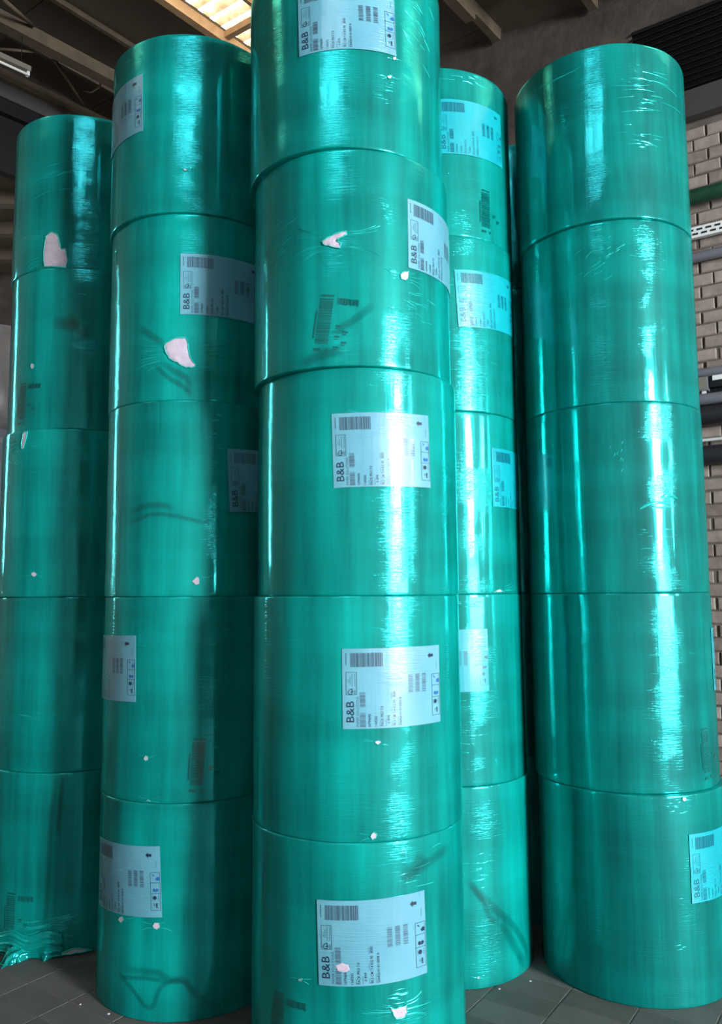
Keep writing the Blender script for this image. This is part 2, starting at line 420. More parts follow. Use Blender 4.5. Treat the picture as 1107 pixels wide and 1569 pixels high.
# side bay beyond the left opening: ceiling boards, brick wall, duct, pale partition
an = MB(); pl = [(-13.2, 1.3), (-3.5, 11.75), (-4.2, 16), (-17, 16), (-17, 1.3)]
an.add([(x, y, 7.62) for x, y in pl] + [(x, y, 7.7) for x, y in pl], [(0, 1, 2, 3, 4), (9, 8, 7, 6, 5)] + [(i, (i + 1) % 5 , 5 + (i + 1) % 5, 5 + i) for i in range(5)])
tag(an.build('ceiling_side_bay', M['timber_dark']), kind='structure')
an = MB(); an.box((-10, 13.9, 3.8), (14, .3, 7.8)); an.box((-17, 7.6, 5.5), (.3, 12.9, 4.4)); an.box((-15.1, 1.2, 3.8), (4.1, .3, 7.8))
tag(an.build('wall_side_bay', M['concrete_dark']), kind='structure')
bm_ = MB()
for k in range(3): bm_.box((-7.5, 10.9 + k * .95, 7.52), (9, .16, .2))
tag(bm_.build('trim_6', M['board']), kind='structure')

# ceiling: deck with skylight openings, boards and purlins hung below
BE = [-7.7 + 1.1 * k for k in range(7)] + [0.0, 1.64] + [1.64 + 1.1 * k for k in range(1, 17)]
BE[:7] = [-1.1 * k for k in range(7, 0, -1)]
AE = [-14.4 + 1.6 * k for k in range(13)]
def is_sky(a0, b0):
    if -.01 <= b0 < 1.6 and -1.7 < a0 < 1.5: return 'old'
    if -8.1 < a0 < -7.9 and -.01 <= b0 < 1.6: return 'warm'
    if -9.7 < a0 < -7.9 and 6.0 < b0 < 8.0: return 'cool'
    if -1.7 < a0 < .1 and 8.2 < b0 < 9.0: return 'warm'
    return None
dk = MB(); panels = []; skies = []
for i in range(len(AE) - 1):
    for j in range(len(BE) - 1):
        a0, a1, b0, b1 = AE[i], AE[i + 1], BE[j], BE[j + 1]
        s = is_sky(a0, b0)
        if s: skies.append((a0, a1, b0, b1, s)); continue
        v = [gpt(a, b, .05) for a, b in ((a0, b0), (a1, b0), (a1, b1), (a0, b1))] + [gpt(a, b, .12) for a, b in ((a0, b0), (a1, b0), (a1, b1), (a0, b1))]
        dk.add(v, [(0, 3, 2, 1), (4, 5, 6, 7), (0, 1, 5, 4), (1, 2, 6, 5), (2, 3, 7, 6), (3, 0, 4, 7)])
        panels.append((a0, a1, b0, b1))
ceiling = tag(dk.build('ceiling', M['timber_dark']), kind='structure')
ux = (gpt(1, 0) - gpt(0, 0)).normalized(); uy = (gpt(0, 1) - gpt(0, 0)); uy = (uy - ux * uy.dot(ux)).normalized(); uz = ux.cross(uy)
if uz.z < 0: uz = -uz
gmat = Matrix((ux, uy, uz)).transposed().to_4x4()
pm = {}
for (a0, a1, b0, b1) in panels:
    k = (round(a1 - a0, 2), round(b1 - b0, 2))
    if k not in pm: m = MB(); m.box((0, 0, 0), (k[0] - .012, k[1] - .012, .03)); pm[k] = m.mesh('ceiling_board', M['board'])
    o = place('ceiling_board', pm[k], ceiling); o.matrix_local = Matrix.Translation(gpt((a0 + a1) / 2, (b0 + b1) / 2, .035)) @ gmat
for j, b in enumerate(BE):
    m = MB(); w_, h_ = (.09, .14) if b >= 1.6 else ((.1, .12) if b in (0.0,) else (.06, .07))
    a0, a1 = -14.2, (2.1 if b < 1 else 1.45 + .1 * b)
    m.box((gpt(a0, b, -.03 - h_ / 2) + gpt(a1, b, -.03 - h_ / 2)) / 2 + Vector((0, 0, .06)), ((gpt(a1, b) - gpt(a0, b)).length, w_, h_), (ux, uy, uz))
    m.build('purlin', M['timber'] if b in (0.0,) else M['timber_dark'], ceiling)
for n, (a, b0, b1) in enumerate([(0.0, 0, 1.64), (-3.2, 0, 1.64), (1.6, -1.1, 0), (-1.6, -3.3, -2.2)]):
    m = MB(); m.box((gpt(a, b0) + gpt(a, b1)) / 2, (.07, b1 - b0, .08), (ux, uy, uz)); m.build('cross_batten', M['timber'] if b0 == 0 else M['timber_dark'], ceiling)
m = MB(); m.box((gpt(-7, .72) + gpt(2, .72)) / 2 + uz * .02, (9, .05, .07), (ux, uy, uz)); m.build('skylight_rafter', M['timber'], ceiling)
# corrugated skylight sheets, ridges running across the purlins
for (a0, a1, b0, b1, s) in skies:
    m = MB(); N = 72; vs = []; uv = []
    for i in range(N + 1):
        a = a0 + (a1 - a0) * i / N; z = .17 + .045 * math.sin(2 * math.pi * (a - a0) / .1778)
        vs += [gpt(a, b0 - .06, z), gpt(a, b1 + .06, z)]; uv += [(a - a0, 0), (a - a0, 1)]
    m.add(vs, [(2 * i, 2 * i + 2, 2 * i + 3, 2 * i + 1) for i in range(N)], uv)
    o = m.build('skylight_sheet', M['sheet_' + s], ceiling, True)
    o['label'] = 'corrugated translucent plastic roof sheet glowing with daylight'
# roof braces and tie wire on the left
for (p, q_, r_) in [((-3.78, 9.03, 8.45), (-3.73, 10.07, 8.42), .022), ((-3.87, 8.0, 8.3), (-3.8, 8.6, 8.45), .022), ((-4.29, 8.83, 8.33), (-3.92, 8.92, 8.36), .018)]:
    MB().tube([p, q_], r_, 8).build('brace', M['timber_dark'], ceiling, True)
m = MB(); m.box((Vector((-4.6, 7.9, 8.44)) + Vector((-2.7, 10.0, 8.36))) / 2, ((Vector((-4.6, 7.9, 0)) - Vector((-2.7, 10.0, 0))).length, .16, .16), frame((1.9, 2.1)))
m.build('tie_beam', M['timber_dark'], ceiling)
MB().tube([(-3.67, 9.78, 8.44), (-3.5, 9.72, 8.36), (-3.35, 9.6, 8.36), (-3.25, 9.48, 8.44)], .012, 6).build('tie_wire', M['timber_dark'], ceiling, True)
for (a, b) in [(0.9, 2.74), (0.75, 3.83)]:
    m = MB(); m.box(gpt(a, b, -.14), (.5, .12, .14), (ux, uy, uz)); m.build('bracket', M['timber_dark'], ceiling)

# fluorescent lamp hanging on the left
la, lb = Vector((-4.75, 7.77, 7.9)), Vector((-3.85, 8.67, 7.9)); lc = (la + lb) / 2; ldir = (lb - la)
lamp = empty('batten_lamp', lc); tag(lamp, 'unlit fluorescent batten lamp hanging on wires under the ceiling at upper left', 'lamp')
MB().box((0, 0, .04), (ldir.length, .09, .06), frame(ldir)).build('housing', M['lamp_metal'], lamp)
MB().tube([-ldir * .48 - Vector((0, 0, .02)), ldir * .48 - Vector((0, 0, .02))], .016, 10).build('tube', M['lamp_tube'], lamp, True)
for s in (-.42, .42):
    MB().box(ldir * (s * 1.15) - Vector((0, 0, .01)), (.03, .05, .06), frame(ldir)).build('lamp_holder', M['white_metal'], lamp)
    p = ldir * s; top = roof_z(lc.x + p.x, lc.y + p.y) - lc.z
    MB().tube([p + Vector((0, 0, .06)), p + Vector((0, 0, top))], .005, 5).build('hanging_wire', M['cable_black'], lamp)

# pipes and cable runs on the brick wall
def run(name, label, cat, z, off, r, mat, t0=3.0, t1=-4.0, n=14):
    root = empty(name, wpt(0, z, off)); tag(root, label, cat)
    MB().tube([wpt(t0, z, off) - root.location, wpt(t1, z, off) - root.location], r, n).build('pipe', mat, root, True)
    for t in (2.2, .9, -.9, -2.4):
        m = MB(); wall_box(m, root, t, z - r * .5, off / 2, (.035, off + .02, .03)); wall_box(m, root, t, z, off, (.03, 2 * r + .014, 2 * r + .014)); m.build('bracket', M['grey_steel'], root)
    return root
run('wall_pipe', 'thick green painted pipe running along the brick wall', 'pipe', 5.596, .15, .075, M['pipe_green'])
run('conduit', 'grey conduit on the brick wall just below the perforated tray', 'conduit', 5.005, .12, .05, M['pipe_grey'])
run('conduit', 'grey conduit above the junction box on the brick wall', 'conduit', 3.865, .12, .045, M['pipe_grey'])
run('wall_pipe', 'light grey pipe under the junction box, resting above a black pipe', 'pipe', 3.60, .16, .055, M['pipe_grey'])
run('wall_pipe', 'fat black pipe directly below the light grey pipe', 'pipe', 3.45, .14, .09, M['pipe_dark'])
run('conduit', 'thin white conduit between the two dark pipes', 'conduit', 3.223, .1, .016, M['white_metal'])
run('wall_pipe', 'dark pipe below the thin white conduit', 'pipe', 3.075, .14, .09, M['pipe_dark'])
tr = empty('cable_tray', wpt(0, 5.255, .1)); tag(tr, 'white perforated cable tray fixed along the brick wall', 'cable tray')
m = MB(); wall_box(m, tr, -.5, 5.255, .12, (7, .012, .095)); wall_box(m, tr, -.5, 5.305, .1, (7, .05, .008)); wall_box(m, tr, -.5, 5.205, .1, (7, .05, .008)); m.build('channel', M['white_metal'], tr)
sm = MB(); sm.box((0, 0, 0), (.05, .006, .018), fr); slm2 = sm.mesh('slot', M['cable_black'])
for k in range(-8, 14):
    for zz in (-.02, .022): place('slot', slm2, tr, wpt(.08 * k + (.04 if zz > 0 else 0), 5.255 + zz, .127) - tr.location)
for t in (2.0, -.7, -3): m = MB(); wall_box(m, tr, t, 5.255, .05, (.04, .12, .06)); m.build('bracket', M['grey_steel'], tr)
jb = empty('junction_box', wpt(-.02, 3.7, .1)); tag(jb, 'small grey electrical junction box with cables on the brick wall', 'junction box')
wall_box(MB(), jb, .03, 3.755, .1, (.15, .09, .13)).build('housing', M['pipe_grey'], jb)
wall_box(MB(), jb, .03, 3.755, .15, (.13, .012, .11)).build('lid', M['lamp_metal'], jb)
wall_box(MB(), jb, -.14, 3.775, .09, (.17, .08, .12)).build('switch_block', M['black_metal'], jb)
wall_box(MB(), jb, -.13, 3.8, .135, (.09, .01, .045)).build('name_plate', M['white_metal'], jb)
wall_box(MB(), jb, -.06, 3.74, .04, (.5, .03, .17)).build('mounting_plate', M['black_metal'], jb)
for t in (.07, 0.0): wall_box(MB(), jb, t, 3.675, .1, (.035, .035, .04)).build('cable_gland', M['white_metal'], jb)
for (t, mat_, dz) in [(.07, 'cable_yellow', 0), (.1, 'cable_yellow', .02), (.02, 'cable_black', 0)]:
    pts = [wpt(t + .07 * math.sin(k * .62), 3.67 + dz - .055 * (1 - math.cos(k * .62)), .12) - jb.location for k in range(9)]
    MB().tube(pts, .008, 6).build('cable', M[mat_], jb, True)
# side bay contents
du = empty('ventilation_duct', (-7, 11.9, 5.2)); tag(du, 'large round grey ventilation duct at the far left edge', 'duct')
MB().tube([(-2.6, .6, .55), (.6, .5, .55), (1.45, .45, .45), (1.6, .42, -.2), (1.62, .4, -.7)], [.52, .52, .5, .45, .43], 24).build('duct_body', M['duct'], du, True)
for x in (-1.6, 0.2): MB().tube([(x, .56, .55), (x + .06, .56, .55)], .56, 24).build('flange', M['grey_steel'], du, True)
MB().box((-.4, .55, 1.7), (.04, .04, 1.5)).build('hanger', M['grey_steel'], du)
MB().box((1.5, .5, -2.95), (.06, .5, 4.5)).build('support_post', M['grey_steel'], du)
pp = empty('partition', (-6.3, 12.6, 0)); tag(pp, 'pale blue-grey partition panel behind the far left stack', 'partition')
MB().box((0, 0, 2.45), (3.4, .08, 4.9)).build('panel', M['pale_panel'], pp)
MB().box((0, -.06, 4.9), (3.44, .1, .1)).build('top_rail', M['pipe_dark'], pp)
MB().box((0, -.06, 4.3), (3.44, .1, .08)).build('middle_rail', M['white_metal'], pp)
for k in range(5): MB().box((-1.6 + .8 * k, -.06, 2.2), (.07, .1, 4.3)).build('stud', M['pipe_dark'], pp)

TEARS_GLINTS = [
('A',1,[(-13.5,0.01),(-14.1,0.142),(-13.1,0.193),(-9.0,0.214),(-4.4,0.192),(-2.5,0.144),(-1.8,0.111),(1.4,0.109),(3.4,0.066),(2.9,0.007)]),
('A',3,[(-26.3,0.853),(-24.8,0.904),(-21.5,0.898),(-22.5,0.857),(-24.2,0.807),(-26.0,0.802)]),
('A',3,[(-9.5,0.121),(-10.3,0.113),(-11.6,0.109),(-12.9,0.112),(-13.9,0.121),(-13.3,0.13),(-11.7,0.134),(-10.5,0.128)]),
('A',2,[(-21.4,0.357),(-21.6,0.348),(-22.8,0.343),(-23.8,0.347),(-24.6,0.36),(-24.1,0.373),(-23.0,0.372),(-21.8,0.368)]),
('B',2,[(-8.5,0.26),(-5.7,0.283),(-0.7,0.298),(4.8,0.298),(6.3,0.266),(6.4,0.227),(7.9,0.196),(10.6,0.169),(10.0,0.157),(4.6,0.156),(-0.4,0.179),(-5.6,0.2),(-7.7,0.232)]),
('B',3,[(9.9,0.068),(12.5,0.091),(14.0,0.083),(14.2,0.057),(12.1,0.052)]),
('B',4,[(-17.9,0.192),(-16.6,0.205),(-15.0,0.201),(-15.0,0.186),(-16.8,0.181)]),
('B',4,[(-16.0,-0.001),(-14.8,0.015),(-13.4,0.013),(-12.7,0.001)]),
('B',5,[(-34.7,0.392),(-33.4,0.407),(-31.0,0.412),(-30.1,0.399),(-31.9,0.386)]),
('B',5,[(-10.4,0.396),(-9.2,0.409),(-6.7,0.41),(-5.9,0.392),(-7.6,0.381),(-9.6,0.384)]),
('C',2,[(-15.5,0.518),(-12.0,0.531),(-8.8,0.542),(-6.6,0.549),(-2.4,0.553),(-1.9,0.539),(-5.6,0.528),(-7.7,0.516),(-5.1,0.502),(-5.4,0.484),(-8.8,0.487),(-13.6,0.501)]),
('C',2,[(26.7,0.39),(28.6,0.405),(31.8,0.41),(31.7,0.38),(29.8,0.369),(27.3,0.374)]),
('C',4,[(8.8,0.363),(10.6,0.369),(12.3,0.363),(10.5,0.353)]),
('C',4,[(6.4,0.026),(7.7,0.038),(9.6,0.033),(9.1,0.018),(7.4,0.013)]),
('C',5,[(15.8,0.325),(18.0,0.319),(21.1,0.323),(23.9,0.323),(24.2,0.3),(22.6,0.285),(18.5,0.283),(17.0,0.3)]),
('C',5,[(-26.9,0.41),(-27.3,0.404),(-28.6,0.402),(-29.5,0.406),(-28.7,0.411),(-27.4,0.414)]),
('C',5,[(-9.9,0.476),(-7.1,0.489),(-4.2,0.482),(-3.1,0.465),(-6.1,0.456),(-9.0,0.459)]),
('D',3,[(32.0,0.009),(37.2,0.021),(43.4,0.01),(37.1,0.006)]),
('D',5,[(13.8,0.051),(13.4,0.047),(12.4,0.047),(12.2,0.053),(12.4,0.057),(13.4,0.056)]),
('E',5,[(12.8,0.895),(14.9,0.901),(15.7,0.887),(14.1,0.878),(12.6,0.885)]),
('C',1,[(26.8,0.333),(25.8,0.323),(24.4,0.32),(23.6,0.326),(24.4,0.333),(25.9,0.337)]),  # bright glint on the film, painted as a white patch
('C',1,[(29.7,0.421),(29.1,0.412),(27.5,0.409),(27.1,0.414),(27.6,0.422),(29.1,0.428)]),  # second glint, painted as a white patch too
('B',1,[(5.3,0.211),(5.0,0.205),(3.9,0.203),(3.3,0.21),(3.8,0.216),(4.9,0.216)]),
('A',5,[(6.7,-0.003),(11.9,0.024),(20.3,0.032),(25.6,0.032),(32.2,0.006),(32.8,-0.001),(26.8,-0.004),(16.2,-0.003)]),
]
FOLDS = [
('B',3,9,[(-36.9,0.332),(-23.3,0.357),(-14.3,0.376),(-2.0,0.368),(11.4,0.344),(19.8,0.336)]),
('B',3,14,[(-31.2,0.388),(-18.8,0.416),(-8.1,0.416),(-0.9,0.397)]),
('B',5,10,[(-34.6,0.184),(-27.5,0.147),(-20.1,0.108),(-14.5,0.066),(-9.3,0.069),(-5.5,0.14),(2.1,0.169),(9.7,0.151),(13.6,0.079)]),
('B',5,13,[(-30.4,0.199),(-17.0,0.203),(-6.6,0.203),(0.2,0.176),(7.8,0.173),(13.5,0.121),(29.1,0.008)]),
('B',5,9,[(-33.0,0.159),(-14.8,0.177),(-1.7,0.169)]),
('B',2,11,[(-15.2,0.185),(-7.4,0.118),(3.8,0.061),(8.8,0.015)]),
('B',2,13,[(-10.8,0.19),(-2.4,0.14),(5.7,0.101),(7.7,0.039)]),
('B',2,16,[(-26.6,0.363),(-16.6,0.313),(-8.8,0.268)]),
('D',5,16,[(5.9,0.492),(14.7,0.422),(25.3,0.342),(39.6,0.248),(54.8,0.105),(54.3,0.053)]),
('D',5,11,[(9.2,0.478),(17.1,0.377),(22.3,0.302),(28.0,0.285)]),
('D',5,20,[(29.6,0.283),(39.1,0.17),(51.4,0.034)]),
('A',2,30,[(-7.6,0.593),(1.2,0.591),(10.5,0.615)]),
('A',2,26,[(-1.9,0.575),(8.6,0.567),(18.9,0.522)]),
('C',5,22,[(22.4,0.762),(29.1,0.797),(35.2,0.839)]),
('C',5,16,[(25.7,0.765),(37.7,0.806),(53.8,0.836)]),
('A',5,12,[(7.4,0.894),(5.1,0.649),(4.5,0.398),(3.4,0.126)]),
('A',5,9,[(11.8,0.893),(9.6,0.605)]),
('C',2,14,[(11.9,0.255),(4.5,0.203),(-4.8,0.154),(-10.0,0.123)]),
('C',2,18,[(-26.8,0.014),(-17.6,0.046),(-3.8,0.064)]),
]
PRINTS = [
('C',2,(-14.2,0.187),8),
('B',4,(14.0,0.169),3),
('D',1,(33.7,0.166),0),
('A',2,(-32.5,0.163),2),
('A',5,(-22.1,0.199),0),
('C',5,(-41.9,0.23),0),
('E',4,(37.4,0.168),-4),
]
CREASES = [
('E',1,(13.8,0.655),0.16,0.14,16,0.09,0.26,2),
('E',1,(9.9,0.396),0.1,0.05,14,0.04,0.1,0),
('E',1,(-44.5,0.799),0.02,0.01,2,0.3,0.4,0),
('E',2,(-19.7,0.704),0.09,0.09,26,0.02,0.07,28),
('E',2,(12.7,0.695),0.09,0.12,26,0.02,0.07,0),
('E',3,(-13.1,0.641),0.03,0.06,10,0.01,0.03,60),
('E',3,(8.1,0.238),0.1,0.1,14,0.02,0.08,0),
('E',4,(12.4,0.542),0.1,0.12,16,0.02,0.08,0),
('E',5,(11.9,0.845),0.05,0.03,8,0.02,0.05,0),
('E',5,(4.1,0.261),0.03,0.01,3,0.02,0.04,5),
('E',5,(7.9,0.259),0.012,0.012,4,0.02,0.04,85),
('C',2,(-41.6,0.565),0.07,0.16,16,0.03,0.1,14),
('C',2,(37.8,0.272),0.1,0.07,20,0.02,0.07,0),
('C',1,(45.1,0.562),0.09,0.16,22,0.03,0.09,-25),
('C',1,(-48.9,0.674),0.06,0.12,10,0.04,0.12,20),
('C',1,(-2.5,0.41),0.1,0.05,10,0.03,0.06,-10),
('C',3,(11.1,0.596),0.12,0.12,12,0.03,0.1,0),
('C',4,(17.7,0.666),0.1,0.2,14,0.03,0.1,0),
('C',4,(16.8,0.093),0.1,0.05,8,0.02,0.06,0),
('C',5,(23.8,0.828),0.14,0.1,12,0.04,0.12,3),
('C',5,(20.5,0.347),0.03,0.05,8,0.04,0.07,-3),
('A',1,(-12.7,0.542),0.1,0.09,12,0.06,0.2,6),
('A',5,(-0.5,0.138),0.2,0.09,46,0.06,0.22,8),
('A',3,(-35.9,0.766),0.08,0.06,12,0.02,0.08,-30),
('A',3,(-5.1,0.539),0.1,0.15,4,0.03,0.07,0),
('A',4,(-5.9,0.28),0.1,0.02,5,0.05,0.12,0),
('A',2,(19.8,0.578),0.04,0.1,8,0.02,0.06,0),
('B',1,(-33.2,0.622),0.08,0.14,14,0.05,0.14,8),
('B',2,(-55.0,0.804),0.02,0.05,10,0.02,0.05,20),
('B',3,(-57.0,0.934),0.015,0.25,30,0.008,0.02,25),
('B',3,(22.5,0.643),0.03,0.25,22,0.02,0.06,0),
('B',4,(19.9,0.422),0.05,0.25,26,0.02,0.06,0),
('D',1,(22.5,0.866),0.12,0.05,10,0.03,0.1,-4),
('D',2,(17.4,0.232),0.1,0.14,20,0.03,0.08,0),
('D',3,(18.8,0.055),0.1,0.03,22,0.03,0.09,12),
('D',4,(13.5,0.844),0.1,0.05,16,0.03,0.1,0),
('D',4,(11.8,0.288),0.1,0.14,16,0.04,0.1,0),
('D',5,(15.2,0.536),0.1,0.1,20,0.03,0.08,0),
('D',3,(16.1,0.676),0.08,0.15,14,0.03,0.09,0),
]

# ------------------------------------------------------------------ wrapped paper rolls
RH = .905
RAD = {'A': .440, 'B': .440, 'C': .4425, 'D': .4335, 'E': .446, 'F': .44}
AXIS = {'A': [(-1.643, 4.64), (-1.629, 4.631), (-1.649, 4.622), (-1.64, 4.626), (-1.64, 4.612)],
        'B': [(-.858, 4.003), (-.848, 4.017), (-.842, 4.01), (-.839, 4.011), (-.836, 4.004)],
        'C': [(-.056, 3.469), (-.033, 3.48), (-.015, 3.498), (-.024, 3.447), (-.027, 3.447)],
        'D': [(.418, 4.26), (.419, 4.257), (.419, 4.265), (.421, 4.259), (.428, 4.252)],
        'E': [(1.317, 4.097), (1.324, 4.113), (1.326, 4.113), (1.327, 4.111), (1.336, 4.086)],
        'F': [(.99, 4.975), (.985, 4.98), (.99, 4.97), (.99, 4.975), (.985, 4.97)]}
STACK = {'A': 'the far left stack', 'B': 'the second-left stack', 'C': 'the tall middle stack',
         'D': 'the recessed stack', 'E': 'the right-hand stack',
         'F': 'the shaded stack glimpsed in the dark gap beside the right-hand stack'}
PLACE = ['topmost', 'second-highest', 'middle', 'second-lowest', 'bottom']
NOTE = {('A', 1): 'with a boot-shaped tear showing white paper', ('A', 2): 'with a dark smudge under the film', ('A', 3): 'with a narrow tear at its top rim',
        ('A', 4): 'plain wrapped', ('A', 5): 'with ragged loose film on the floor',
        ('B', 1): 'with a label at its left edge', ('B', 2): 'with a big white tear below its label', ('B', 3): 'with a dark wavy fold and one tiny tear',
        ('B', 4): 'with half a label at its left edge', ('B', 5): 'with two small tears under its label',
        ('C', 1): 'cut off by the top of the picture', ('C', 2): 'with a label at right and two tears', ('C', 3): 'with a shiny centred label, no tears',
        ('C', 4): 'with a centred label and two tiny tears', ('C', 5): 'with a white tear below its label',
        ('D', 1): 'with a cyan label near its top', ('D', 2): 'with a wide cyan label', ('D', 3): 'with a narrow cyan label in shade',
        ('D', 4): 'with a partly hidden label at its left', ('D', 5): 'with a diagonal dark fold and no label',
        ('E', 1): 'with rippled film near its rim', ('E', 2): 'with crinkled film and no label', ('E', 3): 'with a raised bump in the film',
        ('E', 4): 'with a label just at its right edge', ('E', 5): 'with a cyan label at the picture edge'}
def bend(r, ang, z):
    a = math.radians(ang)
    return (r * math.sin(a), -r * math.cos(a), z)
def film_mesh(r, seed):
    rnd = random.Random(seed); ph = [rnd.uniform(0, 6.28) for _ in range(8)]
    prof = [(.05, 0.0), (r - .007, 0), (r - .003, .0008), (r - .001, .0025), (r - .0002, .006)]
    n = 18
    for i in range(n + 1): prof.append((r, .016 + (RH - .032) * i / n))
    prof += [(r - .0002, RH - .006), (r - .001, RH - .0025), (r - .003, RH - .0008), (r - .007, RH), (.05, RH)]
    S = 160; m = MB(); vs = []; uv = []
    for (pr, z) in prof:
        for j in range(S + 1):
            a = 2 * math.pi * j / S + math.pi          # seam at the back
            ang = a - math.pi * 2
            d = 0
            if pr > .2:
                d = .0008 * (math.sin(5 * a + ph[0] + 1.1 * z) + .7 * math.sin(9 * a + ph[1] - 1.6 * z) + .45 * math.sin(17 * a + ph[2] + 2.2 * z)) + .0004 * math.sin(9 * z + ph[3] + 2 * a) - .0012
            rr = pr + d
            vs.append((rr * math.sin(a), -rr * math.cos(a), z)); uv.append((a * r, z if pr > .2 else z))
    fs = []
    for i in range(len(prof) - 1):
        for j in range(S):
            b = i * (S + 1) + j
            fs.append((b, b + 1, b + S + 2, b + S + 1))
    m.add(vs, fs, uv)
    return m
rolls = {}
seed = 0
for s in 'ABCDEF':
    for k in range(1, 6):
        seed += 1
        x, y = AXIS[s][k - 1]; zb = (5 - k) * RH
        root = empty('paper_roll', (x, y, zb))
        tag(root, '%s green roll of %s' % (PLACE[k - 1], STACK[s]) + (', ' + NOTE[s, k] if s != 'F' else ''), 'paper roll', 'stacked green-wrapped paper rolls')
        film_mesh(RAD[s], seed).build('film_wrap', M['film_dark' if s == 'E' else 'film'], root, True)
        if k == 1:
            cm = MB(); cm.tube([(0, 0, RH - .3), (0, 0, RH + .004)], .055, 24); cm.build('core_tube', M['core'], root, True)
        rolls[s, k] = root

# ---- printed labels
_txt = {}
def text_shape(body, bold=0.0):
    key = (body, bold)
    if key in _txt: return _txt[key]
    c = bpy.data.curves.new('lettering', 'FONT'); c.body = body; c.resolution_u = 2; c.offset = bold
    o = bpy.data.objects.new('lettering', c); COL.objects.link(o)
    bpy.context.view_layer.update()
    me = o.to_mesh()
    vs = [(v.co.x, v.co.y) for v in me.vertices]; fs = [tuple(p.vertices) for p in me.polygons]
    o.to_mesh_clear(); bpy.data.objects.remove(o); bpy.data.curves.remove(c)
    x0 = min(v[0] for v in vs); x1 = max(v[0] for v in vs); y0 = min(v[1] for v in vs); y1 = max(v[1] for v in vs)
    _txt[key] = ([((a - x0) / (x1 - x0), (b - y0) / (y1 - y0)) for a, b in vs], fs)
    return _txt[key]
LW, LH = .418, .296
class Flat:          # flat print in label fractions (0..1 from the lower left corner)
    def __init__(s): s.v = []; s.f = []
    def poly(s, pts):
        b = len(s.v); s.v += pts; s.f.append(tuple(range(b, b + len(pts)))); return s
    def rect(s, x0, y0, x1, y1): return s.poly([(x0, y0), (x1, y0), (x1, y1), (x0, y1)])
    def line(s, x0, y0, x1, y1, w=.004):
        dx, dy = (x1 - x0) * LW, (y1 - y0) * LH; L = math.hypot(dx, dy) or 1; nx, ny = -dy / L * w / 2, dx / L * w / 2
        return s.poly([(x0 + nx, y0 + ny * LW / LH), (x1 + nx, y1 + ny * LW / LH), (x1 - nx, y1 - ny * LW / LH), (x0 - nx, y0 - ny * LW / LH)][::-1])
    def text(s, body, x0, y0, x1, y1, bold=0.0):      # reads upwards
        vs, fs = text_shape(body, bold); b = len(s.v)
        s.v += [(x1 - ty * (x1 - x0), y0 + tx * (y1 - y0)) for tx, ty in vs]; s.f += [tuple(b + i for i in f) for f in fs]; return s
    def rule(s, x0, y0, x1, y1):                      # a line of print too small to read
        d = (x1 - x0) * .3; n = max(2, int((y1 - y0) / .022))
        for i in range(n): s.rect(x0 + d, y0 + (y1 - y0) * i / n, x1 - d, y0 + (y1 - y0) * (i + .75) / n)
        return s
    def code(s, x0, y0, x1, y1, n, vertical, rnd, duty=.55):
        p = 0.0; W = [rnd.choice((1, 1, 2, 3)) for _ in range(n * 2)]; T = sum(W); q = 0
        for i, w in enumerate(W):
            if i % 2 == 0:
                a, b = q / T, (q + w * duty * 1.7 if w == 1 else q + w) / T
                b = min(b, 1)
                if vertical: s.rect(x0 + (x1 - x0) * a, y0, x0 + (x1 - x0) * b, y1)
                else: s.rect(x0, y0 + (y1 - y0) * a, x1, y0 + (y1 - y0) * b)
            q += w
        return s
    def disc(s, x, y, r, n=14): return s.poly([(x + r * math.cos(6.2832 * i / n), y + r * LW / LH * math.sin(6.2832 * i / n)) for i in range(n)])
